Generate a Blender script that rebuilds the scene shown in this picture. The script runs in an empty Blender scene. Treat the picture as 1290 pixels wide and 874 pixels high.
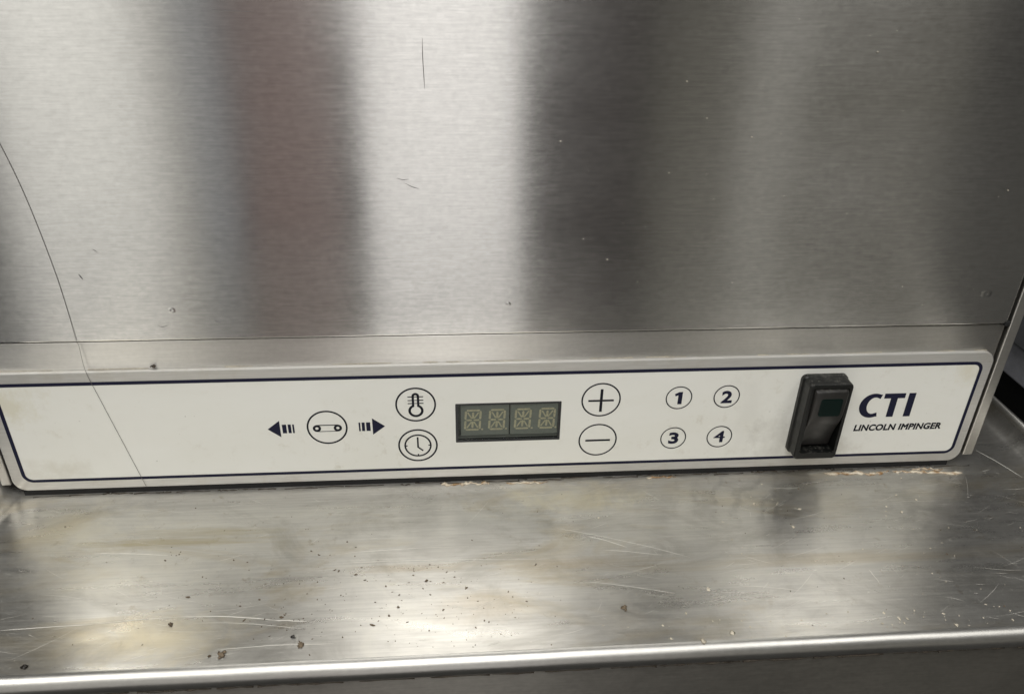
import bpy, bmesh, math, random
from mathutils import Vector, Matrix, Euler

random.seed(11)
sc = bpy.context.scene
col = sc.collection

# ------------------------------------------------------------------ camera
cam_d = bpy.data.cameras.new('camera')
cam = bpy.data.objects.new('camera', cam_d)
col.objects.link(cam)
cam.location = (0.2278, -0.3508, 0.2744)
cam.rotation_euler = Euler((math.radians(60.58), math.radians(-1.07), math.radians(-4.32)), 'XYZ')
cam_d.sensor_width = 36.0
cam_d.lens = 36.0 * 1000.0 / 1290.0
cam_d.clip_start = 0.01
cam_d.clip_end = 100.0
sc.camera = cam
sc.cycles.use_denoising = True

# ------------------------------------------------------------------ world: dim even indoor air
w = bpy.data.worlds.new('World')
sc.world = w
w.use_nodes = True
bg = w.node_tree.nodes['Background']
bg.inputs[0].default_value = (1.0, 0.98, 0.94, 1)
bg.inputs[1].default_value = 0.034

# ------------------------------------------------------------------ kitchen lamps behind the camera, plus dim tinted uprights added for reflected bands
def area_lamp(name, x0, x1, z0, z1, y, rad, color):
    """upright lamp facing the oven; rad = radiance it shows in a mirror"""
    d = bpy.data.lights.new(name, 'AREA')
    d.shape = 'RECTANGLE'
    d.size = x1 - x0
    d.size_y = z1 - z0
    d.energy = rad * math.pi * (x1 - x0) * (z1 - z0)
    d.color = color
    o = bpy.data.objects.new(name, d)
    col.objects.link(o)
    o.location = ((x0 + x1) / 2, y, (z0 + z1) / 2)
    o.rotation_euler = (math.radians(90), 0, 0)
    return o

def ceiling_lamp(name, x, y, z, sx, sy, rad, color):
    d = bpy.data.lights.new(name, 'AREA')
    d.shape = 'RECTANGLE'
    d.size = sx
    d.size_y = sy
    d.energy = rad * math.pi * sx * sy
    d.color = color
    o = bpy.data.objects.new(name, d)
    col.objects.link(o)
    o.location = (x, y, z)
    return o

area_lamp('lamp_centre', -0.02, 0.44, -0.90, 1.35, -2.0, 1.16, (1.0, 0.975, 0.95))
area_lamp('lamp_left', -1.06, -0.61, -0.90, 1.35, -2.0, 1.02, (1.0, 0.985, 0.93))
area_lamp('added_band_left_edge', -0.60, -0.53, -0.9, 1.2, -2.0, 0.62, (1.0, 0.97, 0.88))  # dim upright added for the warm fringe beside the left band
area_lamp('added_band_blue_grey', -0.52, -0.40, -0.9, 1.2, -2.0, 0.345, (0.92, 0.95, 1.0))  # no real lamp: added for the blue-grey band in the steel
area_lamp('added_band_red_brown', -0.37, -0.09, -0.9, 1.2, -2.0, 0.215, (1.0, 0.71, 0.65))  # added upright standing in for reddish things mirrored in the front
area_lamp('added_band_brown', 0.45, 0.80, -0.9, 1.2, -2.0, 0.03, (1.0, 0.80, 0.76))  # added, makes the dark brown band right of centre
area_lamp('added_band_olive', 0.82, 1.80, -0.9, 0.8, -2.0, 0.085, (1.0, 0.94, 0.76))  # added to tint the right half of the steel olive
area_lamp('added_floor_glow_right', 0.88, 2.30, -1.2, -0.25, -1.9, 0.085, (1.0, 0.96, 0.84))  # added to lift the lower right steel, in place of a reflected floor
area_lamp('added_band_pale', 1.10, 1.27, -0.9, 1.2, -1.98, 0.17, (1.0, 0.98, 0.92))  # added for the paler stripe within the olive band
ceiling_lamp('lamp_ceiling_centre', 0.21, -1.25, 1.6, 0.60, 2.1, 5.4, (1.0, 0.985, 0.96))
ceiling_lamp('lamp_ceiling_left', -0.83, -1.00, 1.6, 0.50, 1.6, 7.4, (1.0, 0.985, 0.94))
ceiling_lamp('lamp_ceiling_right', 1.25, -0.90, 1.6, 0.46, 1.2, 5.6, (1.0, 0.985, 0.95))

sc.view_settings.view_transform = 'Standard'
sc.view_settings.look = 'None'
sc.view_settings.gamma = 1.0
sc.view_settings.exposure = 0.0
sc.view_settings.use_curve_mapping = False

# ------------------------------------------------------------------ materials
def new_mat(name):
    m = bpy.data.materials.new(name)
    m.use_nodes = True
    nt = m.node_tree
    for n in list(nt.nodes):
        nt.nodes.remove(n)
    out = nt.nodes.new('ShaderNodeOutputMaterial')
    b = nt.nodes.new('ShaderNodeBsdfPrincipled')
    nt.links.new(b.outputs[0], out.inputs[0])
    return m, nt, b

def nd(nt, t, **kw):
    n = nt.nodes.new(t)
    for k, v in kw.items():
        setattr(n, k, v)
    return n

def coords(nt, scale, loc=(0, 0, 0), rot=(0, 0, 0)):
    tc = nd(nt, 'ShaderNodeTexCoord')
    mp = nd(nt, 'ShaderNodeMapping')
    mp.inputs['Scale'].default_value = scale
    mp.inputs['Location'].default_value = loc
    mp.inputs['Rotation'].default_value = rot
    nt.links.new(tc.outputs['Object'], mp.inputs[0])
    return mp.outputs[0]

def noise(nt, vec, scale=1.0, detail=4.0, rough=0.55, dist=0.0):
    n = nd(nt, 'ShaderNodeTexNoise')
    n.inputs['Scale'].default_value = scale
    n.inputs['Detail'].default_value = detail
    n.inputs['Roughness'].default_value = rough
    n.inputs['Distortion'].default_value = dist
    nt.links.new(vec, n.inputs['Vector'])
    return n.outputs[0]

def rng(nt, v, a, b, c, d):
    n = nd(nt, 'ShaderNodeMapRange')
    n.clamp = True
    for i, x in zip((1, 2, 3, 4), (a, b, c, d)):
        n.inputs[i].default_value = x
    nt.links.new(v, n.inputs[0])
    return n.outputs[0]

def mth(nt, op, a, b):
    n = nd(nt, 'ShaderNodeMath', operation=op)
    for i, x in enumerate((a, b)):
        if isinstance(x, (int, float)):
            n.inputs[i].default_value = x
        else:
            nt.links.new(x, n.inputs[i])
    return n.outputs[0]

def mixc(nt, fac, a, b, mode='MIX'):
    n = nd(nt, 'ShaderNodeMix', data_type='RGBA', blend_type=mode)
    if isinstance(fac, (int, float)):
        n.inputs[0].default_value = fac
    else:
        nt.links.new(fac, n.inputs[0])
    for i, x in ((6, a), (7, b)):
        if isinstance(x, tuple):
            n.inputs[i].default_value = (*x, 1) if len(x) == 3 else x
        else:
            nt.links.new(x, n.inputs[i])
    return n.outputs[2]

def stain_or_glow(nt, cx, cy, rx, ry, nz, amt, axis='XY', edge=.9):
    """soft blotch of dirt or painted glow with a ragged outline, centre and radii in metres"""
    tc = nd(nt, 'ShaderNodeTexCoord')
    sp = nd(nt, 'ShaderNodeSeparateXYZ')
    nt.links.new(tc.outputs['Object'], sp.inputs[0])
    a = mth(nt, 'DIVIDE', mth(nt, 'SUBTRACT', sp.outputs[0], cx), rx)
    b_ = mth(nt, 'DIVIDE', mth(nt, 'SUBTRACT', sp.outputs[1 if axis == 'XY' else 2], cy), ry)
    d = mth(nt, 'SQRT', mth(nt, 'ADD', mth(nt, 'MULTIPLY', a, a), mth(nt, 'MULTIPLY', b_, b_)), 0)
    d = mth(nt, 'ADD', d, mth(nt, 'MULTIPLY', mth(nt, 'SUBTRACT', nz, .5), 3.2))
    return rng(nt, d, 1.0 - edge, 1.0, amt, 0)

def bump(nt, h, strength, dist, prev=None):
    n = nd(nt, 'ShaderNodeBump')
    n.inputs['Strength'].default_value = strength
    n.inputs['Distance'].default_value = dist
    nt.links.new(h, n.inputs['Height'])
    if prev is not None:
        nt.links.new(prev, n.inputs['Normal'])
    return n.outputs[0]

def steel_brushed(name, base, rough, aniso, tangent, seed=0.0, grain=0.12, grainbump=0.000004, wave=0.0005, cx=70.0, cz=1100.0):
    m, nt, b = new_mat(name)
    g1 = noise(nt, coords(nt, (cx, cz, cz), (seed, seed, seed)), 1, 3, 0.6)
    g2 = noise(nt, coords(nt, (cx * 5, cz * .45, cz * .45), (seed + 3, 0, 0)), 1, 2, 0.6)
    g = mth(nt, 'ADD', mth(nt, 'MULTIPLY', g1, .55), mth(nt, 'MULTIPLY', g2, .45))
    blot = noise(nt, coords(nt, (7, 7, 11), (seed, 0, 0)), 1, 4, 0.6)
    c = mixc(nt, rng(nt, g, .3, .7, 0, 1), tuple(x * (1 - grain) for x in base), tuple(min(1, x * (1 + grain)) for x in base))
    nt.links.new(c, b.inputs['Base Color'])
    b.inputs['Metallic'].default_value = 1
    r = mth(nt, 'ADD', rng(nt, blot, .3, .7, rough - .03, rough + .045), mth(nt, 'MULTIPLY', mth(nt, 'SUBTRACT', g, .5), .05))
    nt.links.new(r, b.inputs['Roughness'])
    b.inputs['Anisotropic'].default_value = aniso
    t = nd(nt, 'ShaderNodeCombineXYZ')
    for i in range(3):
        t.inputs[i].default_value = tangent[i]
    nt.links.new(t.outputs[0], b.inputs['Tangent'])
    wv = noise(nt, coords(nt, (4, 4, 2.5), (seed + 1.7, 0, 0)), 1, 2, 0.5)
    n1 = bump(nt, wv, 1.0, wave)
    n2 = bump(nt, g, 1.0, grainbump, n1)
    nt.links.new(n2, b.inputs['Normal'])
    return m

M = {}
M['front'] = steel_brushed('brushed_steel_front', (.63, .62, .60), .215, 1.0, (0, 0, 1), 0.0)
M['strip'] = steel_brushed('brushed_steel_strip', (.575, .56, .53), .34, .95, (0, 0, 1), 4.0, grain=.08)
M['flange'] = steel_brushed('steel_flange', (.60, .585, .55), .42, .5, (0, 0, 1), 7.0, grain=.05)
M['edge'] = steel_brushed('steel_front_edge', (.55, .54, .51), .37, .3, (1, 0, 0), 2.0, grain=.10, wave=.0009)

def mat_plate():
    m, nt, b = new_mat('satin_plate')
    g = noise(nt, coords(nt, (60, 1200, 1200)), 1, 3)
    d = noise(nt, coords(nt, (40, 40, 40)), 1, 5, .65)
    c = mixc(nt, rng(nt, g, .3, .7, 0, 1), (.56, .55, .52), (.64, .63, .60))
    c = mixc(nt, rng(nt, d, .55, .8, 0, .55), c, (.46, .42, .33))
    nt.links.new(c, b.inputs['Base Color'])
    b.inputs['Metallic'].default_value = .55
    b.inputs['Roughness'].default_value = .42
    return m
M['plate'] = mat_plate()

def mat_overlay():
    m, nt, b = new_mat('white_overlay')
    d = noise(nt, coords(nt, (9, 9, 22)), 1, 5, .65, .4)
    d2 = noise(nt, coords(nt, (120, 120, 120), (3, 0, 0)), 1, 4, .7)
    sp = noise(nt, coords(nt, (420, 420, 420), (9, 0, 0)), 1, 2, .6)
    c = mixc(nt, rng(nt, d, .35, .75, 0, 1), (.82, .82, .77), (.78, .775, .71))
    c = mixc(nt, mth(nt, 'MULTIPLY', rng(nt, d2, .56, .8, 0, 1), rng(nt, d, .45, .7, 0, .5)), c, (.40, .34, .22))
    c = mixc(nt, rng(nt, sp, .72, .78, 0, .55), c, (.16, .14, .10))
    z = noise(nt, coords(nt, (70, 70, 70), (4, 2, 1)), 1, 6, .7)
    c = mixc(nt, stain_or_glow(nt, .003, .050, .022, .014, z, .35, 'XZ'), c, (.52, .46, .24))
    c = mixc(nt, stain_or_glow(nt, .412, .012, .020, .022, z, .26, 'XZ'), c, (.30, .27, .22))
    c = mixc(nt, stain_or_glow(nt, .447, .006, .018, .010, z, .28, 'XZ'), c, (.30, .26, .19))
    c = mixc(nt, stain_or_glow(nt, .020, .006, .020, .010, z, .24, 'XZ'), c, (.42, .37, .24))
    c = mixc(nt, stain_or_glow(nt, .509, .055, .010, .010, z, .25, 'XZ'), c, (.55, .47, .22))
    c = mixc(nt, stain_or_glow(nt, .388, .030, .012, .040, z, .14, 'XZ'), c, (.45, .43, .38))
    nt.links.new(c, b.inputs['Base Color'])
    nt.links.new(rng(nt, d, .3, .7, .38, .5), b.inputs['Roughness'])
    f = noise(nt, coords(nt, (1500, 1500, 1500)), 1, 2)
    nt.links.new(bump(nt, f, .4, .00006), b.inputs['Normal'])
    return m
M['overlay'] = mat_overlay()

def simple(name, colr, rough=.5, metal=0.0, var=.12, scale=150, bumpd=0.0, spec=.5):
    m, nt, b = new_mat(name)
    n = noise(nt, coords(nt, (scale,) * 3), 1, 4, .6)
    c = mixc(nt, rng(nt, n, .3, .7, 0, 1), tuple(x * (1 - var) for x in colr), tuple(min(1, x * (1 + var)) for x in colr))
    nt.links.new(c, b.inputs['Base Color'])
    nt.links.new(rng(nt, n, .3, .7, max(.02, rough - .06), rough + .06), b.inputs['Roughness'])
    b.inputs['Metallic'].default_value = metal
    b.inputs['Specular IOR Level'].default_value = spec
    if bumpd:
        nt.links.new(bump(nt, n, 1, bumpd), b.inputs['Normal'])
    return m

M['navy'] = simple('navy_ink', (.008, .009, .030), .6, spec=.25)
M['ink'] = simple('black_ink', (.005, .006, .012), .6, spec=.25)
M['black'] = simple('black_void', (.006, .006, .006), .8)
M['dark_frame'] = simple('dark_frame', (.02, .019, .018), .7)
M['bezel'] = simple('display_bezel', (.012, .013, .016), .4)
M['module'] = simple('display_grey', (.25, .258, .245), .6, var=.08, scale=600)
M['segment'] = simple('segment_beige', (.66, .59, .42), .6, var=.22, scale=900)
M['lens'] = simple('green_lens', (.0005, .0075, .006), .35, spec=.15)
M['seed'] = simple('dark_seed', (.018, .015, .012), .35)
M['crumb'] = simple('brown_crumb', (.11, .08, .05), .8, var=.4, scale=700)
M['tan'] = simple('tan_crumb', (.17, .13, .085), .8, var=.35, scale=500)
M['flake'] = simple('pale_flake', (.55, .50, .40), .6, var=.3, scale=500)
M['bead'] = simple('dried_grease', (.62, .56, .45), .45)
_nt = M['bead'].node_tree
_b = [n for n in _nt.nodes if n.type == 'BSDF_PRINCIPLED'][0]
_n = noise(_nt, coords(_nt, (150, 300, 150), (1, 2, 0)), 1, 5, .7)
_nt.links.new(mixc(_nt, rng(_nt, _n, .40, .60, 0, 1), (.66, .60, .48), (.26, .15, .06)), _b.inputs['Base Color'])
M['hair'] = simple('hair', (.13, .12, .11), .5)
M['scratch'] = simple('bright_scratch', (.80, .78, .72), .5, metal=.35)
M['dscratch'] = simple('dark_scratch', (.30, .29, .28), .5, metal=.9)
M['grime'] = simple('grime', (.045, .035, .024), .75, var=.5, scale=400)
M['cab_grey'] = simple('cabinet_grey', (.42, .43, .47), .5)
M['cab_dark'] = simple('cabinet_dark', (.17, .175, .185), .5)

def mat_switch(name, colr, rough):
    m, nt, b = new_mat(name)
    n = noise(nt, coords(nt, (300,) * 3), 1, 5, .65)
    sp = noise(nt, coords(nt, (1300,) * 3, (5, 0, 0)), 1, 2, .6)
    geo = nd(nt, 'ShaderNodeNewGeometry')
    sep = nd(nt, 'ShaderNodeSeparateXYZ')
    nt.links.new(geo.outputs['Normal'], sep.inputs[0])
    dust = mth(nt, 'MULTIPLY', rng(nt, sep.outputs[2], .4, .95, .05, 1), rng(nt, n, .5, .75, 0, .3))   # dust settles on upward faces
    c = mixc(nt, dust, colr, (.26, .25, .22))
    c = mixc(nt, mth(nt, 'MULTIPLY', rng(nt, sp, .70, .74, 0, 1), rng(nt, sep.outputs[2], .3, .9, .03, .8)), c, (.6, .58, .52))
    nt.links.new(c, b.inputs['Base Color'])
    nt.links.new(rng(nt, n, .3, .7, rough - .06, rough + .14), b.inputs['Roughness'])
    b.inputs['Specular IOR Level'].default_value = .34
    nt.links.new(bump(nt, n, 1, .00004), b.inputs['Normal'])
    return m
M['sw_house'] = mat_switch('switch_housing', (.006, .0065, .006), .34)
M['sw_rocker'] = mat_switch('switch_rocker', (.020, .019, .0175), .34)

def mat_counter():
    m, nt, b = new_mat('worn_steel_counter')
    g = noise(nt, coords(nt, (26, 900, 900)), 1, 3, .6)
    big = noise(nt, coords(nt, (7, 11, 7), (2.3, 0, 0)), 1, 6, .62, .6)
    wipe = noise(nt, coords(nt, (14, 75, 10), (1.1, .4, 0), (0, 0, -.12)), 1, 5, .62, 1.4)
    fine = noise(nt, coords(nt, (160, 160, 160), (6, 0, 0)), 1, 5, .7)
    st = noise(nt, coords(nt, (9, 26, 9), (5.7, 1.9, 0)), 1, 5, .68, .8)
    spk = noise(nt, coords(nt, (900, 900, 900), (2, 0, 0)), 1, 2, .6)
    c = mixc(nt, rng(nt, g, .3, .7, 0, 1), (.50, .488, .455), (.60, .586, .545))
    c = mixc(nt, rng(nt, st, .54, .70, 0, .50), c, (.42, .34, .19))
    c = mixc(nt, rng(nt, wipe, .5, .8, 0, .28), c, (.34, .33, .31))
    c = mixc(nt, mth(nt, 'MULTIPLY', rng(nt, fine, .60, .72, 0, .5), rng(nt, big, .45, .6, 0, 1)), c, (.24, .18, .10))
    sm = noise(nt, coords(nt, (16, 30, 16), (3.1, 7.7, 0), (0, 0, .25)), 1, 7, .7, 1.2)
    c = mixc(nt, rng(nt, sm, .50, .66, 0, .42), c, (.30, .285, .25))
    c = mixc(nt, rng(nt, sm, .47, .36, 0, .30), c, (.66, .64, .57))
    z = noise(nt, coords(nt, (45, 60, 45), (8, 3, 0)), 1, 7, .72, .6)
    z2 = noise(nt, coords(nt, (18, 200, 18), (1, 3, 0)), 1, 6, .7, .5)
    for cx_, cy_, rx_, ry_, am, cc, zz in ((.42, -.070, .16, .0055, .34, (.40, .32, .19), z2), (.29, -.066, .05, .004, .35, (.38, .29, .16), z2), (.20, -.066, .05, .004, .35, (.36, .28, .17), z2),
                                           (.10, -.034, .055, .004, .5, (.40, .34, .20), z2), (.085, -.041, .05, .0035, .6, (.40, .34, .20), z2), (.095, -.100, .040, .016, .5, (.66, .59, .42), z),
                                           (.030, -.030, .035, .022, .45, (.70, .66, .54), z), (.060, -.062, .05, .018, .35, (.70, .67, .58), z), (.285, -.016, .045, .012, .55, (.74, .69, .52), z),  # last one paints the yellowish glow reflected below the display
                                           (.235, -.090, .03, .012, .3, (.45, .38, .28), z), (.305, -.104, .014, .014, .45, (.66, .62, .54), z), (.50, -.045, .06, .03, .3, (.26, .25, .24), z), (.43, -.03, .03, .02, .35, (.62, .58, .48), z)):
        c = mixc(nt, stain_or_glow(nt, cx_, cy_, rx_, ry_, zz, am), c, cc)
    ws = nd(nt, 'ShaderNodeTexWave', wave_type='RINGS', rings_direction='Z')
    ws.inputs['Scale'].default_value = 26
    ws.inputs['Distortion'].default_value = 9
    ws.inputs['Detail'].default_value = 5
    ws.inputs['Detail Scale'].default_value = 1.6
    nt.links.new(coords(nt, (1, 1, 1), (-.50, .10, 0)), ws.inputs['Vector'])
    arcs = mth(nt, 'MULTIPLY', rng(nt, ws.outputs[1], .55, 1, 0, 1), mth(nt, 'MAXIMUM', stain_or_glow(nt, .39, -.025, .05, .03, z, .8), stain_or_glow(nt, .49, -.04, .05, .035, z, .6)))
    c = mixc(nt, mth(nt, 'MULTIPLY', arcs, .45), c, (.25, .24, .23))
    nt.links.new(c, b.inputs['Base Color'])
    b.inputs['Metallic'].default_value = .90
    r = mth(nt, 'ADD', rng(nt, wipe, .3, .72, .25, .37), mth(nt, 'MULTIPLY', mth(nt, 'SUBTRACT', g, .5), .05))
    r = mth(nt, 'ADD', r, rng(nt, spk, .62, .75, 0, .12))
    nt.links.new(r, b.inputs['Roughness'])
    b.inputs['Anisotropic'].default_value = .75
    t = nd(nt, 'ShaderNodeCombineXYZ')
    t.inputs[1].default_value = 1.0
    nt.links.new(t.outputs[0], b.inputs['Tangent'])
    n1 = bump(nt, noise(nt, coords(nt, (9, 9, 9)), 1, 2), 1, .0006)
    n2 = bump(nt, g, 1, .000006, n1)
    n3 = bump(nt, fine, 1, .000012, n2)
    nt.links.new(n3, b.inputs['Normal'])
    return m
M['counter'] = mat_counter()

def mat_glass():
    """thin clear acrylic window: passes light straight through, with a glossy sheen"""
    m, nt, b = new_mat('display_window')
    out = nt.nodes['Material Output']
    tr = nd(nt, 'ShaderNodeBsdfTransparent')
    tr.inputs[0].default_value = (.93, .95, .93, 1)
    gl = nd(nt, 'ShaderNodeBsdfGlossy')
    n = noise(nt, coords(nt, (260,) * 3), 1, 4, .7)
    nt.links.new(rng(nt, n, .3, .7, .08, .22), gl.inputs['Roughness'])
    fr = nd(nt, 'ShaderNodeFresnel')
    fr.inputs[0].default_value = 1.22
    mx = nd(nt, 'ShaderNodeMixShader')
    nt.links.new(fr.outputs[0], mx.inputs[0])
    nt.links.new(tr.outputs[0], mx.inputs[1])
    nt.links.new(gl.outputs[0], mx.inputs[2])
    nt.links.new(mx.outputs[0], out.inputs[0])
    nt.nodes.remove(b)
    return m
M['glass'] = mat_glass()

# ------------------------------------------------------------------ helpers (millimetres in, metres out)
MM = .001

def link(name, bm, mat, parent=None, smooth=False, label=None, kind=None):
    bmesh.ops.recalc_face_normals(bm, faces=bm.faces[:])
    me = bpy.data.meshes.new(name)
    bmesh.ops.scale(bm, vec=(MM, MM, MM), verts=bm.verts[:])
    bm.to_mesh(me)
    bm.free()
    if smooth:
        for p in me.polygons:
            p.use_smooth = True
    return link_mesh(name, me, mat, parent, label, kind)

def link_mesh(name, me, mat, parent=None, label=None, kind=None):
    me.materials.clear()
    me.materials.append(M[mat])
    o = bpy.data.objects.new(name, me)
    col.objects.link(o)
    if parent is not None:
        o.parent = parent
        if parent.type == 'EMPTY':
            o.location = -parent.location
    if label:
        o['label'] = label
    if kind:
        o['kind'] = kind
    return o

def empty(name, loc, label, cat):
    o = bpy.data.objects.new(name, None)
    col.objects.link(o)
    o.location = Vector(loc) * MM
    o.empty_display_size = .02
    o['label'] = label
    o['category'] = cat
    return o

def add_box(bm, x0, x1, y0, y1, z0, z1, bev=0.0, seg=2):
    r = bmesh.ops.create_cube(bm, size=1)
    vs = r['verts']
    bmesh.ops.scale(bm, vec=(x1 - x0, y1 - y0, z1 - z0), verts=vs)
    bmesh.ops.translate(bm, vec=((x0 + x1) / 2, (y0 + y1) / 2, (z0 + z1) / 2), verts=vs)
    if bev:
        es = list({e for v in vs for e in v.link_edges})
        bmesh.ops.bevel(bm, geom=es, offset=bev, segments=seg, affect='EDGES', profile=.5)
    return bm

def box(*a, **k):
    return add_box(bmesh.new(), *a, **k)

def rrect(x0, x1, z0, z1, r, n=8):
    pts = []
    for cx, cz, a0 in ((x1 - r, z1 - r, 0), (x0 + r, z1 - r, 90), (x0 + r, z0 + r, 180), (x1 - r, z0 + r, 270)):
        for i in range(n + 1):
            a = math.radians(a0 + 90 * i / n)
            pts.append((cx + r * math.cos(a), cz + r * math.sin(a)))
    return pts

def circ(cx, cz, r, n=48):
    return [(cx + r * math.cos(2 * math.pi * i / n), cz + r * math.sin(2 * math.pi * i / n)) for i in range(n)]

def add_poly(bm, pts, y):
    bm.faces.new([bm.verts.new((x, y, z)) for x, z in pts])
    return bm

def add_ring(bm, outer, inner, y):
    a = [bm.verts.new((x, y, z)) for x, z in outer]
    b = [bm.verts.new((x, y, z)) for x, z in inner]
    n = len(a)
    for i in range(n):
        bm.faces.new((a[i], a[(i + 1) % n], b[(i + 1) % n], b[i]))
    return bm

def slab(rings, holes=None):
    """stack of equal-length outlines [(pts, y)...], first at the back, last is the face; holes = [(pts, y_back)]"""
    bm = bmesh.new()
    loops = [[bm.verts.new((x, y, z)) for x, z in pts] for pts, y in rings]
    n = len(loops[0])
    for a, b in zip(loops, loops[1:]):
        for i in range(n):
            bm.faces.new((a[i], a[(i + 1) % n], b[(i + 1) % n], b[i]))
    yf = rings[-1][1]
    front = loops[-1]
    edges = [bm.edges.get((front[i], front[(i + 1) % n])) for i in range(n)]
    for pts, yb in holes or []:
        h = [bm.verts.new((x, yf, z)) for x, z in pts]
        k = len(h)
        edges += [bm.edges.new((h[i], h[(i + 1) % k])) for i in range(k)]
        hb = [bm.verts.new((x, yb, z)) for x, z in pts]
        for i in range(k):
            bm.faces.new((h[i], h[(i + 1) % k], hb[(i + 1) % k], hb[i]))
    bmesh.ops.triangle_fill(bm, use_beauty=True, use_dissolve=False, edges=edges)
    return bm

def add_bar(bm, a, b, wd, y):
    """flat printed bar from a to b (x,z)"""
    d = Vector((b[0] - a[0], b[1] - a[1]))
    d.normalize()
    nx, nz = -d.y * wd / 2, d.x * wd / 2
    return add_poly(bm, [(a[0] + nx, a[1] + nz), (b[0] + nx, b[1] + nz), (b[0] - nx, b[1] - nz), (a[0] - nx, a[1] - nz)], y)

def add_tube(bm, pts, rad, n=6, flat=1.0):
    """tube through 3-D points, rad number or list"""
    pts = [Vector(p) for p in pts]
    rings = []
    for i, p in enumerate(pts):
        t = (pts[min(i + 1, len(pts) - 1)] - pts[max(i - 1, 0)]).normalized()
        up = Vector((0, 0, 1)) if abs(t.z) < .8 else Vector((0, 1, 0))
        s = t.cross(up).normalized()
        u2 = s.cross(t).normalized()
        r = rad[i] if isinstance(rad, (list, tuple)) else rad
        rings.append([bm.verts.new(p + (s * math.cos(2 * math.pi * k / n) + u2 * math.sin(2 * math.pi * k / n) * flat) * r) for k in range(n)])
    for a, b in zip(rings, rings[1:]):
        for k in range(n):
            bm.faces.new((a[k], a[(k + 1) % n], b[(k + 1) % n], b[k]))
    bm.faces.new(rings[0][::-1])
    bm.faces.new(rings[-1])
    return bm

def text_mesh(name, txt, x0, x1, z0, z1, y, bold, shear=0.0, space=1.0):
    """lettering fitted to the box x0..x1, z0..z1 on the plane y"""
    cu = bpy.data.curves.new(name, 'FONT')
    cu.body = txt
    cu.size = 1.0
    cu.shear = shear
    cu.space_character = space
    cu.resolution_u = 6
    tmp = bpy.data.objects.new(name + '_tmp', cu)
    col.objects.link(tmp)
    bpy.context.view_layer.update()
    dg = bpy.context.evaluated_depsgraph_get()
    me = bpy.data.meshes.new_from_object(tmp.evaluated_get(dg))
    bpy.data.objects.remove(tmp)
    xs = [v.co.x for v in me.vertices]
    ys = [v.co.y for v in me.vertices]
    ax, bx, ay, by = min(xs), max(xs), min(ys), max(ys)
    for v in me.vertices:
        X = x0 + (v.co.x - ax) / (bx - ax) * (x1 - x0)
        Z = z0 + (v.co.y - ay) / (by - ay) * (z1 - z0)
        v.co = (X * MM, y * MM, Z * MM)
    me.name = name
    bmx = bmesh.new()
    bmx.from_mesh(me)
    bmesh.ops.remove_doubles(bmx, verts=bmx.verts[:], dist=1e-7)
    mv = {}
    for v in bmx.verts:                      # thicken the strokes by pushing outline points outward
        ns = []
        for e in v.link_edges:
            if e.is_boundary:
                f = e.link_faces[0]
                d = (e.verts[1].co - e.verts[0].co).normalized()
                nn = d.cross(Vector((0, 1, 0)))
                if nn.dot(f.calc_center_median() - e.verts[0].co) > 0:
                    nn = -nn
                ns.append(nn)
        if ns:
            t = sum(ns, Vector())
            L = t.length / len(ns)
            mv[v] = t.normalized() * (bold * MM / max(.5, L)) if L > .05 else Vector()
    for v, d in mv.items():
        v.co += d
    bmx.to_mesh(me)
    bmx.free()
    return me

ZT = -9.6          # counter surface
YI = -.16          # ink plane, just proud of the overlay

# ================================================================== the counter the oven stands on
counter = empty('steel_counter', (280, 60, -60), 'worn stainless steel counter with rolled front edge, strewn with crumbs, under the oven', 'counter')

def counter_top():
    bm = bmesh.new()
    # cross profile in x: left upturn, flat, right upturn with a rolled rim
    prof = [(-26, -3.5), (-18, -3.0), (-14.5, -3.6), (-11.5, -6.6), (-8.5, -9.0), (-4, ZT)]
    nx = 24
    prof += [(-4 + (558 + 4) * i / nx, ZT) for i in range(1, nx + 1)]
    prof += [(562.5, -9.0), (566, -6.9), (568.5, -3.6), (570.5, 0.2)]
    ys = [-116.2 + (330 + 116.2) * i / 24 for i in range(25)]
    g = [[bm.verts.new((x, y, z)) for x, z in prof] for y in ys]
    for a, b in zip(g, g[1:]):
        for i in range(len(prof) - 1):
            bm.faces.new((a[i], a[i + 1], b[i + 1], b[i]))
    return bm
top = link('top', counter_top(), 'counter', counter, smooth=True)
bm = bmesh.new()
add_tube(bm, [(572.4, -117, .6), (572.4, 330, .6)], 2.6, 14)
link('side_rim', bm, 'flange', counter, smooth=True)

def front_edge():
    bm = bmesh.new()
    r = 5.2
    prof = []
    for i in range(13):
        a = math.radians(90 * i / 12)
        prof.append((-116.2 - r * math.sin(a), ZT - r + r * math.cos(a)))
    prof += [(-121.4, -16.5), (-121.1, -17.8), (-120.4, -18.5), (-117.7, -18.5)]
    xs = [-30 + 620 * i / 40 for i in range(41)]
    g = [[bm.verts.new((x, y + .12 * math.sin(x * .021) + .07 * math.sin(x * .093), z)) for y, z in prof] for x in xs]
    for a, b in zip(g, g[1:]):
        for i in range(len(prof) - 1):
            bm.faces.new((a[i], a[i + 1], b[i + 1], b[i]))
    return bm
link('rolled_front_edge', front_edge(), 'edge', counter, smooth=True)
M['apron'] = steel_brushed('steel_apron', (.42, .40, .36), .36, .8, (0, 0, 1), 9.0, grain=.12)
link('front_apron', box(-30, 590, -119.9, -113, -140, -17.6), 'apron', counter)
bm = bmesh.new()
x = 20
while x < 560:                                   # grime caught under the rolled edge
    L = random.uniform(5, 26)
    y, z = -120.6, -18.6
    k = 5
    add_tube(bm, [(x + L * i / k, y + random.uniform(-.2, .2), z + random.uniform(-.35, .25)) for i in range(k + 1)],
             [random.uniform(.15, .75) for i in range(k + 1)], 5)
    x += L * random.uniform(.75, 1.4)
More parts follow.
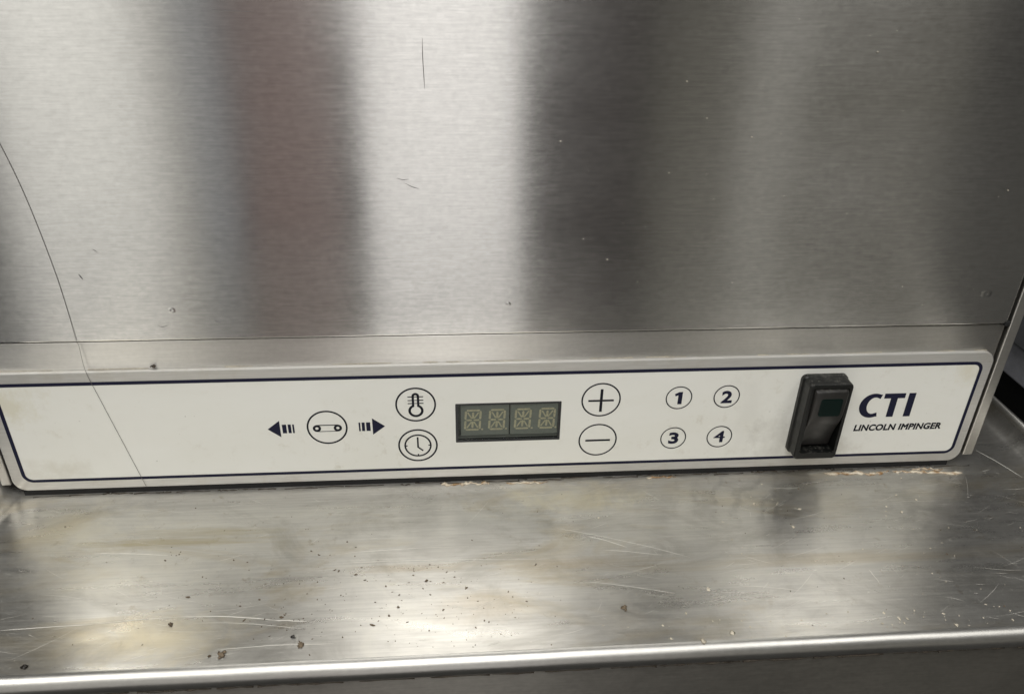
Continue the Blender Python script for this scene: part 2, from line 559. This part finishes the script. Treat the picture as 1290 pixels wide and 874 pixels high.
link('grime_line', bm, 'grime', counter, smooth=True, kind='stuff')

# bright scratches in the counter top
def scratch(bm, pts, wd, z):
    P = [Vector((a, b, 0)) for a, b in pts]
    prev = None
    for i, p in enumerate(P):
        t = (P[min(i + 1, len(P) - 1)] - P[max(i - 1, 0)]).normalized()
        s = Vector((-t.y, t.x, 0)) * wd * (.5 if 0 < i < len(P) - 1 else .12)
        a, b = bm.verts.new((p.x + s.x, p.y + s.y, z)), bm.verts.new((p.x - s.x, p.y - s.y, z))
        if prev:
            bm.faces.new((prev[0], a, b, prev[1]))
        prev = (a, b)
bm = bmesh.new()
zs = ZT + .06
for p0, p1, sag, wd in (((27, -92.3), (66, -91.1), .3, .40), ((66, -91), (101, -89), .3, .28), ((101, -89), (145.4, -93.4), 1.2, .42), ((145.4, -93.5), (160, -95), .2, .5),
                        ((49, -46.3), (86, -49.5), .5, .45), ((171, -53), (234, -51.6), .8, .3), ((172, -59.7), (253, -62), .9, .38), ((250, -62), (275, -62.5), .1, .2),
                        ((294.8, -47.6), (313.6, -56.7), .6, .38), ((280, -41), (344, -65.6), 1.5, .26), ((301, -57.7), (330, -63), .3, .22),
                        ((288, -78.3), (330, -88.2), .8, .25), ((361.7, -85.1), (391, -90.3), .6, .26), ((429.8, -78.6), (430.9, -87.5), .2, .4),
                        ((123, -108.3), (173.4, -107.9), .7, .28), ((110, -93), (158, -99), 1.4, .2), ((541, 13), (553, -14), .8, .5)):
    n = 7
    a, b = Vector(p0), Vector(p1)
    d = (b - a)
    nrm = Vector((-d.y, d.x)).normalized()
    pts = []
    for i in range(n + 1):
        t = i / n
        q = a + d * t + nrm * (sag * math.sin(math.pi * t) + random.uniform(-.12, .12))
        pts.append((q.x, q.y))
    scratch(bm, pts, wd, zs)
for i in range(330):
    x, y = random.uniform(0, 555), random.uniform(-114, -4)
    a = random.gauss(-.10, .28) if random.random() < .8 else random.uniform(0, math.pi)
    L = random.choice((2, 4, 7, 12, 20)) * random.uniform(.6, 1.4)
    pts = [(x + L * t * math.cos(a + .1 * t), y + L * t * math.sin(a + .1 * t)) for t in (0, .35, .7, 1)]
    scratch(bm, pts, random.uniform(.06, .16), zs)
link('scratches', bm, 'scratch', counter, kind='stuff')
bm = bmesh.new()
x = 2
while x < 515:                                   # grime gathered in the joint under the oven
    L = random.uniform(4, 22)
    y = random.uniform(-1.6, -.3)
    add_tube(bm, [(x + L * i / 5, y + random.uniform(-.5, .4), ZT + .05) for i in range(6)], [random.uniform(.1, .55) for i in range(6)], 5, .5)
    x += L * random.uniform(.6, 1.5)
link('joint_grime', bm, 'grime', counter, smooth=True, kind='stuff')

# ================================================================== the oven
oven = empty('conveyor_oven', (257, 150, ZT), 'stainless steel countertop conveyor oven with white control panel along its base', 'oven')

def panel_sheet(x0, x1, z0, z1, yf, yb, r=.5, holes=None):
    return slab([(rrect(x0, x1, z0, z1, .6, 3), yb), (rrect(x0, x1, z0, z1, .6, 3), yf + r), (rrect(x0 + r * .3, x1 - r * .3, z0 + r * .3, z1 - r * .3, .5, 3), yf + r * .3),
                 (rrect(x0 + r, x1 - r, z0 + r, z1 - r, .4, 3), yf)], holes)
link('front_panel', panel_sheet(-7.5, 521.4, 83.1, 400, 1.0, 4.0, .7), 'front', oven)
link('base_strip', panel_sheet(-7.5, 521.8, -4.0, 82.2, 2.2, 5.0, .5, [(rrect(227, 287, 15, 44, .5, 2), 5.1)]), 'strip', oven)
for x0, x1 in ((-13.3, -8.4), (523.2, 529.0)):
    bm = box(x0, x1, .6, 300, -2.9, 400, bev=.5)
    link('side_panel', bm, 'flange', oven)
link('inner_frame', box(-6, 520, 8, 296, ZT, 398), 'dark_frame', oven)
link('gap_dark_sheet', box(-8.3, 523.1, 5.2, 7.8, -3.5, 398), 'black', oven)  # black sheet added so the open gaps look dark
link('gap_shade_strip', box(-3, 515, .15, 5, ZT, -6.7), 'black', oven)  # black strip added to darken the gap under the plate
link('top_panel', box(-13.3, 529, 1, 300, 400.4, 403, bev=.6), 'flange', oven)
link('seam_end_gap', box(520.2, 523.0, .2, 4, 81.8, 84.6, bev=.5), 'black', oven)  # black block stands in for the dark gap where the seam ends

# --- control plate
hole = rrect(229.3, 284.5, 17.8, 41.6, .4, 2)
po = lambda d, r: rrect(-7.0 + d, 521.0 - d, -6.5 + d, 66.6 - d, r, 10)
plate = link('control_plate', slab([(po(0, 7), 2.1), (po(0, 7), .55), (po(.18, 6.9), .2), (po(.6, 6.6), 0)], [(hole, 5.0)]), 'plate', oven)
white = slab([(rrect(1, 514, 1, 59.0, 3.6, 10), -.02), (rrect(1, 514, 1, 59.0, 3.6, 10), -.08)], [(hole, -.01)])
link('white_overlay', white, 'overlay', plate)
H = 59.8
bm = add_ring(bmesh.new(), rrect(-.9, 515.9, -.8, H + 1.0, 5.4, 12), rrect(1.0, 514.1, .9, H - .9, 3.7, 12), YI)
link('border_line', bm, 'navy', plate)

# --- membrane buttons: ring > icon
def button(name, cx, cz, r, wd, icon_name, icon_bm, mat='ink', label=None):
    b = link(name, add_ring(bmesh.new(), circ(cx, cz, r, 64), circ(cx, cz, r - wd, 64), YI), 'ink', oven, label=label)
    if icon_bm is not None:
        if isinstance(icon_bm, bpy.types.Mesh):
            link_mesh(icon_name, icon_bm, mat, b)
        else:
            link(icon_name, icon_bm, mat, b)
    return b

R1, W1 = 10.65, .92
# thermometer
cx, cz = 207.9, 42.4
bm = bmesh.new()
bulb_o, bulb_i = [], []
def thermo_outline(rb, rs, ztop):
    zc = cz - 3.8
    a0 = math.asin(min(1, rs / rb))
    pts = []
    n = 26
    for i in range(n + 1):
        a = math.pi / 2 + a0 + (2 * math.pi - 2 * a0) * i / n
        pts.append((cx + rb * math.cos(a), zc + rb * math.sin(a)))
    for i in range(13):
        a = math.pi * i / 12
        pts.append((cx + rs * math.cos(a), ztop + rs * math.sin(a)))
    return pts
o_, i_ = thermo_outline(4.0, 1.95, cz + 5.4), thermo_outline(2.65, .75, cz + 5.2)
add_ring(bm, o_, i_, YI)
for z in (cz + 4.9, cz + 2.7, cz + .8):
    add_bar(bm, (cx - 4.1, z), (cx - 1.7, z), .58, YI)
    add_bar(bm, (cx + 1.7, z), (cx + 4.1, z), .58, YI)
    add_bar(bm, (cx - .8, z), (cx + .8, z), .42, YI)
button('thermometer_button', cx, cz, R1, W1, 'thermometer_icon', bm)
# clock
cx, cz = 208.1, 16.1
bm = add_ring(bmesh.new(), circ(cx, cz - .1, 7.35), circ(cx, cz - .1, 6.45), YI)
add_bar(bm, (cx, cz + 5.4), (cx, cz - 1.3), .9, YI)
add_bar(bm, (cx - .2, cz - 1.0), (cx + 2.7, cz - 3.6), .85, YI)
add_bar(bm, (cx - 6.7, cz - .2), (cx - 5.6, cz - .2), .7, YI)
add_bar(bm, (cx + 5.6, cz), (cx + 6.7, cz), .7, YI)
add_bar(bm, (cx, cz - 6.7), (cx, cz - 5.7), .7, YI)
button('clock_button', cx, cz, R1, W1, 'clock_icon', bm)
# conveyor belt
cx, cz = 160.9, 29.5
bm = bmesh.new()
for wx in (155.5, 166.4):
    add_ring(bm, circ(wx, 29.0, 2.15, 32), circ(wx, 29.0, .85, 32), YI)
add_bar(bm, (155.5, 30.95), (166.4, 30.95), .55, YI)
add_bar(bm, (155.5, 27.0), (166.4, 27.0), .38, YI)
button('conveyor_button', cx, cz, R1, W1, 'conveyor_icon', bm)
# plus and minus
cx, cz = 306.4, 42.4
bm = bmesh.new()
add_bar(bm, (299.5, 41.9), (313.3, 41.9), 1.15, YI)
add_bar(bm, (306.5, 49.1), (306.5, 42.5), 1.5, YI)
add_bar(bm, (306.5, 41.3), (306.5, 34.8), 1.5, YI)
button('plus_button', cx, cz, R1, .85, 'plus_sign', bm)
cx, cz = 306.4, 16.2
bm = add_bar(bmesh.new(), (299.6, 15.9), (313.3, 15.9), 1.2, YI)
button('minus_button', cx, cz, R1, .8, 'minus_sign', bm)
# numbers
def numeral(t, bx):
    if t != '1':
        return text_mesh('numeral', t, bx[0] + .4, bx[1] - .4, bx[2] + .4, bx[3] - .4, YI, .34 if t == '4' else .42)
    x0, x1, z0, z1 = bx
    return add_poly(bmesh.new(), [(x1 - 2.3, z0), (x1, z0), (x1, z1), (x1 - 1.9, z1), (x0, z1 - 1.3), (x0 + .5, z1 - 2.7), (x1 - 2.3, z1 - 2.0)], YI)
for t, cx, cz, bx in (('1', 348.8, 42.4, (346.3, 350.6, 38.3, 46.1)), ('2', 375.1, 42.4, (372.3, 378.3, 38.2, 46.1)),
                      ('3', 348.8, 15.9, (346.2, 351.8, 12.0, 19.7)), ('4', 375.0, 15.9, (371.6, 378.2, 12.0, 19.8))):
    button('number_button', cx, cz, 7.25, .62, 'numeral', numeral(t, bx), 'navy', label='preset button reading ' + t)
# arrows with speed bars
def arrow(tip, base, zc, bars, label):
    bm = bmesh.new()
    add_poly(bm, [(tip, zc), (base, zc + 5.25), (base, zc - 5.25)], YI)
    for a, b in bars:
        add_poly(bm, [(a, zc - 2.75), (b, zc - 2.75), (b, zc + 2.75), (a, zc + 2.75)], YI)
    link('arrow', bm, 'navy', oven, label=label)
arrow(130.0, 136.5, 29.3, ((137.6, 139.8), (140.6, 142.2), (142.9, 143.8)), 'navy arrow pointing left with three bars')
arrow(191.2, 184.6, 29.3, ((177.4, 178.3), (179.0, 180.6), (181.3, 183.5)), 'navy arrow pointing right with three bars')
# lettering
def letters():
    bm = bmesh.new()
    # C
    n = 26
    ccx, ccz, ro, rzo = 459.2, 33.85, 7.8, 7.95
    a0, a1 = math.radians(56), math.radians(304)
    o, i = [], []
    for k in range(n + 1):
        a = a0 + (a1 - a0) * k / n
        o.append((ccx + ro * math.cos(a) * .98, ccz + rzo * math.sin(a)))
        ai = math.radians(62) + (math.radians(298) - math.radians(62)) * k / n
        i.append((ccx + .6 + (ro - 3.9) * math.cos(ai), ccz + (rzo - 2.55) * math.sin(ai)))
    o[0] = (463.4, 41.1); o[-1] = (463.2, 26.5)
    i[0] = (462.6, 38.2); i[-1] = (462.6, 29.3)
    A = [bm.verts.new((x, YI, z)) for x, z in o]
    B = [bm.verts.new((x, YI, z)) for x, z in i]
    for k in range(n):
        bm.faces.new((A[k], A[k + 1], B[k + 1], B[k]))
    add_poly(bm, [(464.6, 41.6), (476.6, 41.6), (476.6, 38.4), (472.6, 38.4), (472.6, 26.1), (468.6, 26.1), (468.6, 38.4), (464.6, 38.4)], YI)
    add_poly(bm, [(478.5, 41.6), (482.5, 41.6), (482.5, 26.1), (478.5, 26.1)], YI)
    return bm
link('lettering', letters(), 'navy', oven, label='large navy letters CTI')
link_mesh('lettering', text_mesh('lettering', 'LINCOLN IMPINGER', 452.2, 502.9, 17.1, 21.0, YI, .25, .09, 1.06), 'ink', oven, label='small dark letters LINCOLN IMPINGER')

# --- display
disp = link('display', slab([(rrect(228.6, 285.2, 17.2, 42.2, .4, 2), -.06), (rrect(228.6, 285.2, 17.2, 42.2, .4, 2), -.13)], [(rrect(230.0, 284.0, 18.3, 41.0, .3, 2), 4.9)]), 'bezel', oven)
link('backing', box(229.6, 284.3, 4.6, 4.9, 17.9, 41.5), 'bezel', disp)
mods = []
for x0, x1 in ((231.4, 257.5), (258.1, 284.0)):
    mods.append(link('module', box(x0, x1, 2.4, 4.4, 19.6, 41.2, bev=.2), 'module', disp))
link('lower_ledge', box(230.2, 283.9, 2.2, 4.4, 18.0, 18.7), 'module', disp)

def digit_mesh(x0):
    bm = bmesh.new()
    zb, h, wdt, t, y = 23.7, 12.4, 7.9, 1.15, 2.33
    sl = .055
    def P(u_, v_):
        return (x0 + u_ * wdt + sl * v_ * h, zb + v_ * h)
    g = .05
    def seg(a, b, wd=t):
        A, B = Vector(P(*a)), Vector(P(*b))
        d = (B - A).normalized()
        A += d * .28
        B -= d * .28
        nx = Vector((-d.y, d.x)) * wd / 2
        e = d * wd * .45
        add_poly(bm, [tuple(A), tuple(A + e + nx), tuple(B - e + nx), tuple(B), tuple(B - e - nx), tuple(A + e - nx)], y)
    for a, b in (((0, 1), (1, 1)), ((0, 0), (1, 0)), ((0, .5), (.5, .5)), ((.5, .5), (1, .5)), ((0, 0), (0, .5)), ((0, .5), (0, 1)), ((1, 0), (1, .5)), ((1, .5), (1, 1)),
                 ((.5, .06), (.5, .46)), ((.5, .54), (.5, .94))):
        seg(a, b)
    for a, b in (((.10, .93), (.44, .56)), ((.90, .93), (.56, .56)), ((.10, .07), (.44, .44)), ((.90, .07), (.56, .44))):
        seg(a, b, .8)
    add_poly(bm, circ(x0 + 9.3, zb + .1, .6, 12), y)
    return bm
for m_, x0 in ((0, 233.6), (0, 246.6), (1, 260.6), (1, 273.7)):
    link('digit', digit_mesh(x0), 'segment', disp)
link('window', box(230.05, 283.95, .25, .9, 18.35, 40.95), 'glass', disp)

# --- rocker switch
sw = link('rocker_switch', slab([(rrect(414.4, 439.8, 5.2, 55.6, 3.0, 6), -.1), (rrect(414.4, 439.8, 5.2, 55.6, 3.0, 6), -2.4), (rrect(415.2, 439.2, 6.0, 55.2, 2.6, 6), -3.2),
                                 (rrect(415.2, 439.2, 6.2, 55.0, 2.2, 6), -9.8), (rrect(415.5, 438.9, 6.6, 54.7, 2.0, 6), -10.5), (rrect(416.1, 438.3, 7.2, 54.1, 1.6, 6), -10.8)],
                                [(rrect(417.6, 437.0, 10.6, 52.6, 1.0, 6), -1.0)]), 'sw_house', oven, label='black plastic switch with green lens')
link('well_floor', box(417.2, 437.4, -.95, -.4, 10.2, 53), 'black', sw)

def rocker():
    bm = bmesh.new()
    # (z, y) profile of the visible face, from top to bottom
    prof = [(52.2, -3.0), (52.2, -10.6), (51.7, -12.2), (50.4, -12.9), (46, -12.75), (40, -12.5), (35.5, -12.2), (32.5, -11.6), (29.5, -10.4), (26, -9.0), (22, -7.6), (18, -6.6), (13.6, -6.0), (12.2, -5.4), (11.6, -1.2)]
    xs = [(418.3, .9), (418.6, .35), (419.2, 0.0), (435.4, 0.0), (436.0, .35), (436.3, .9)]
    g = [[bm.verts.new((x, min(-1.0, y + d), z)) for z, y in prof] for x, d in [(418.3, 9)] + xs + [(436.3, 9)]]
    for a, b in zip(g, g[1:]):
        for i in range(len(prof) - 1):
            try:
                bm.faces.new((a[i], a[i + 1], b[i + 1], b[i]))
            except ValueError:
                pass
    bmesh.ops.remove_doubles(bm, verts=bm.verts[:], dist=.001)
    return bm
rk = link('rocker', rocker(), 'sw_rocker', sw, smooth=True)
link('indicator_lens', slab([(rrect(421.8, 433.8, 36.2, 47.4, 1.6, 6), -12.2), (rrect(421.8, 433.8, 36.2, 47.4, 1.6, 6), -12.85), (rrect(422.3, 433.3, 36.7, 46.9, 1.4, 6), -12.98)]), 'lens', sw, label='dark green lens')

# --- marks in the steel front
def surf_mark(pts, wd, name='scratch_mark', mat='dscratch', y=.9):
    bm = bmesh.new()
    P = [Vector((a, 0, b)) for a, b in pts]
    prev = None
    for i, p in enumerate(P):
        t = (P[min(i + 1, len(P) - 1)] - P[max(i - 1, 0)]).normalized()
        s = Vector((-t.z, 0, t.x)) * wd * (.32 if 0 < i < len(P) - 1 else .1)
        a, b = bm.verts.new((p.x + s.x, y, p.z + s.z)), bm.verts.new((p.x - s.x, y, p.z - s.z))
        if prev:
            bm.faces.new((prev[0], a, b, prev[1]))
        prev = (a, b)
    return link(name, bm, mat, oven)
surf_mark([(218.0, 223.5), (217.8, 217), (217.9, 213.4), (218.1, 207), (218.2, 203.0)], .55)
surf_mark([(204.4, 163.8), (207.2, 163.0), (209.7, 163.4)], .45)
surf_mark([(207.8, 161.5), (211.3, 159.7), (214.2, 158.9)], .45)
surf_mark([(55.3, 118.9), (56.0, 117.6), (56.6, 116.2)], .9)
surf_mark([(64.3, 131.3), (65.4, 130.5), (66.6, 129.3)], .4)
surf_mark([(85.4, 91.4), (87.9, 90.5), (90.3, 91.3)], .5)
surf_mark([(112.9, 94.3), (114.1, 92.6), (115.9, 92.1)], .35)
surf_mark([(134.8, 233.6), (141.5, 233.1), (150.3, 232.9)], .35)

def dent(x, z, r):
    """shallow ding: a low dish with a raised lip"""
    bm = bmesh.new()
    rings = []
    for rr, y in ((r, 1.0), (r * .7, .93), (r * .4, .90), (r * .15, .97)):
        rings.append([bm.verts.new((x + rr * math.cos(a) * random.uniform(.85, 1.15), y - .02, z + rr * .8 * math.sin(a) * random.uniform(.85, 1.15))) for a in [2 * math.pi * k / 14 for k in range(14)]])
    for a, b in zip(rings, rings[1:]):
        for k in range(14):
            bm.faces.new((a[k], a[(k + 1) % 14], b[(k + 1) % 14], b[k]))
    bm.faces.new(rings[-1])
    link('dent', bm, 'front', oven, smooth=True)
    surf_mark([(x - r * .3, z), (x, z + .2), (x + r * .3, z - .1)], .5, y=.84)
for a in ((255.7, 99.8, 1.4), (93.6, 99.4, 2.0), (504, 101, 3.0)):
    dent(*a)

def blob(bm, x, y, z, r, flat=.55, stretch=1.0, seg=1):
    b2 = bmesh.ops.create_icosphere(bm, subdivisions=seg, radius=1)
    a = random.uniform(0, math.pi)
    for v in b2['verts']:
        k = random.uniform(.45, 1.4)
        p = Vector((v.co.x * r * k * stretch, v.co.y * r * k, v.co.z * r * k * flat))
        p = Matrix.Rotation(a, 3, 'Z') @ p
        v.co = p + Vector((x, y, z))

bm = bmesh.new()
spots = [(457.4, 106.0), (471.0, 95.3), (415.6, 219.2), (365.4, 182.2), (332.1, 206.5), (277.9, 180.5), (496.9, 156.4), (329.1, 165.8), (291.2, 133.8), (303.6, 123.0)]
spots += [(random.uniform(260, 515), random.uniform(88, 238)) for _ in range(26)]
for i, (x, z) in enumerate(spots):
    r = random.uniform(.3, .45) if i < 10 else random.uniform(.12, .24)
    n0 = len(bm.verts)
    blob(bm, x, .95, z, r, .5)
link('speck', bm, 'flake', oven, kind='stuff')
bm = bmesh.new()
blob(bm, 79.0, 1.9, 68.2, 1.1, .6, 1.4)
blob(bm, 77.6, 1.9, 68.0, .7, .6)
link('grime_spot', bm, 'grime', oven)
# caulk grime along the top of the control plate
bm = bmesh.new()
x = 0
while x < 515:
    L = random.uniform(6, 30)
    add_tube(bm, [(x + L * i / 4, 2.0, 66.8 + random.uniform(-.1, .15)) for i in range(5)], [random.uniform(.05, .22) for i in range(5)], 5)
    x += L * random.uniform(1.2, 4.0)
link('plate_grime', bm, 'flake', oven, kind='stuff')

# ================================================================== hair hanging down the front
pts = [(26, .6, 222), (33, .7, 198), (37.9, .75, 178.7), (41.3, .75, 160.2), (43.7, .75, 139.2), (45.4, .75, 116.9), (45.9, .75, 98), (46.0, .6, 84), (46.4, .9, 81), (46.6, -.1, 67.5), (49.6, -.35, 52), (54, -.35, 30), (58.4, -.35, 8), (61.2, -.35, -6.0)]
sm = []
for i in range(len(pts) - 1):
    p0, p1, p2, p3 = (Vector(pts[max(0, min(len(pts) - 1, i + k))]) for k in (-1, 0, 1, 2))
    for t in (0, .25, .5, .75):
        sm.append(.5 * ((2 * p1) + (p2 - p0) * t + (2 * p0 - 5 * p1 + 4 * p2 - p3) * t * t + (3 * p1 - p0 - 3 * p2 + p3) * t ** 3))
sm.append(Vector(pts[-1]))
bm = add_tube(bmesh.new(), sm, .11, 6)
o = link('hair_strand', bm, 'hair', smooth=True)
o['label'] = 'long thin dark strand hanging down the left of the oven front'
o['category'] = 'hair'

# ================================================================== dried grease beads at the foot of the oven
def bead(pts, r, label):
    bm = bmesh.new()
    P = []
    for a, b in zip(pts, pts[1:]):
        n = 6
        for i in range(n):
            t = i / n
            P.append((a[0] + (b[0] - a[0]) * t, a[1] + (b[1] - a[1]) * t + random.uniform(-1.0, 1.0), ZT + .15))
    P.append((*pts[-1], ZT + .15))
    add_tube(bm, P, [r * random.uniform(.3, 1.9) * (.4 if i in (0, len(P) - 1) else 1) for i in range(len(P))], 7, .6)
    o = link('grease_bead', bm, 'bead', smooth=True)
    o['label'] = label
    o['category'] = 'grease'
    o['group'] = 'dried grease along the foot of the oven'
bead([(439, -4.6), (458.7, -4.1), (466, -6.4), (472, -5.4), (478, -3.6)], .85, 'crinkled pale dried grease on counter directly below the switch lettering')
bead([(480, -4.2), (487, -4.8), (500, -6.4), (520, -7.6)], .75, 'pale dried grease strip on counter at right corner of the control panel')
bead([(220, -2.6), (230.6, -2.6), (235, -1.9), (243, -2.9), (247, -2.4)], .7, 'pale dried grease curl on counter below the left half of the display')
bead([(256, -3.7), (268, -3.4), (280, -2.8)], .6, 'pale dried grease strip on counter below the right half of the display')
bead([(492, -2.6), (500, -3.2), (511, -3.4)], .6, 'short rusty grease strip tucked between the pale strip and the panel corner')
bead([(336, -2.3), (346, -2.2), (353, -2.4)], .5, 'short pale grease strip on counter below the numbered buttons')

# ================================================================== crumbs and seeds
def piece(name, x, y, r, mat, label, cat, flat=.55, stretch=1.0, extra=0):
    bm = bmesh.new()
    blob(bm, x, y, ZT + r * flat * .75, r, flat, stretch, 2)
    for _ in range(extra):
        blob(bm, x + random.uniform(-1, 1) * r * 1.4, y + random.uniform(-1, 1) * r * 1.4, ZT + r * .3, r * random.uniform(.3, .7), flat)
    o = link(name, bm, mat, smooth=True)
    o['label'] = label
    o['category'] = cat
piece('seed', 46.2, -112.6, 1.0, 'seed', 'black seed by the front edge in the left corner of the counter', 'seed', .6, 1.35)
piece('seed', 155.4, -103.4, .8, 'seed', 'black seed lying just above a brown crumb near the front edge', 'seed', .6, 1.3)
piece('crumb', 159.5, -108.2, 1.0, 'tan', 'tan crumb just below the black seed near the front edge', 'crumb', .4, 1.5, 3)
piece('crumb', 126.4, -110.9, 1.25, 'tan', 'largest tan crumb smear by the front edge, left of centre', 'crumb', .25, 1.6, 5)
piece('crumb', 121.5, -111.6, .7, 'crumb', 'small brown crumb left of the large tan smear', 'crumb', .5)
piece('crumb', 100.0, -93.1, .85, 'crumb', 'lone brown crumb on the bright scratch in the left half of the counter', 'crumb', .5, 1.2, 2)
piece('crumb', 304.3, -95.4, 1.3, 'tan', 'round tan burnt spot in the middle of the counter', 'crumb', .2, 1.1, 3)
piece('flake', 335.6, -116.4, 1.2, 'flake', 'pale tan flake at the front edge right of the middle', 'flake', .25, 1.1)
piece('flake', 350, -112.5, 1.1, 'flake', 'dull flake a little behind the pale tan flake at the edge', 'flake', .15, 1.2)

bm = bmesh.new()
bm2 = bmesh.new()
clusters = [(155, -92, 16, 9, 44), (185, -86, 20, 10, 40), (235, -84, 16, 9, 34), (215, -72, 22, 7, 30), (240, -104, 14, 7, 26), (205, -101, 12, 8, 24), (150, -60, 25, 10, 16), (195, -66, 30, 3, 26), (110, -70, 30, 16, 16), (90, -48, 14, 4, 10), (150, -30, 50, 12, 10)]
for cx, cy, sx, sy, n in clusters:
    for _ in range(n):
        x, y = random.gauss(cx, sx), random.gauss(cy, sy)
        if 2 < x < 540 and -115 < y < -8:
            r = min(.8, random.lognormvariate(-1.55, .5))
            blob(bm, x, y, ZT + r * .15, r, .35, random.uniform(1, 2.2))
for _ in range(60):
    x, y = random.uniform(10, 545), random.uniform(-114, -10)
    r = random.uniform(.12, .4)
    blob(bm, x, y, ZT + r * .3, r, .5, 1.3)
for _ in range(150):
    x = random.triangular(260, 555, 460)
    y = random.uniform(-115, -6)
    r = min(.8, random.lognormvariate(-1.55, .5))
    blob(bm2, x, y, ZT + r * .3, r, .4, random.uniform(1, 2))
for _ in range(60):
    r = min(.8, random.lognormvariate(-1.4, .5))
    blob(bm2, random.uniform(290, 480), random.uniform(-116, -104), ZT + r * .2, r, .35, random.uniform(1, 2.2))
o = link('crumbs', bm, 'crumb', kind='stuff')
o['label'] = 'scatter of fine brown crumbs over the left and middle of the counter'
o['category'] = 'crumbs'
o = link('flakes', bm2, 'flake', kind='stuff')
o['label'] = 'scatter of tiny pale flakes over the right of the counter'
o['category'] = 'flakes'

# ================================================================== equipment standing beyond the right end
cab = empty('grey_cabinet', (720, 150, -200), 'plain grey cabinet standing beyond the right end of the counter', 'cabinet')
link('lower_panel', box(640, 800, -60, 330, -28, -2.6, bev=1.5), 'cab_grey', cab)
link('upper_panel', box(636, 800, -60, 330, -1.8, 420, bev=2), 'cab_dark', cab)
link('dark_void_filler', box(655, 790, -40, 320, -200, -29), 'black', cab)  # black block added to fill the dark void below the cabinet
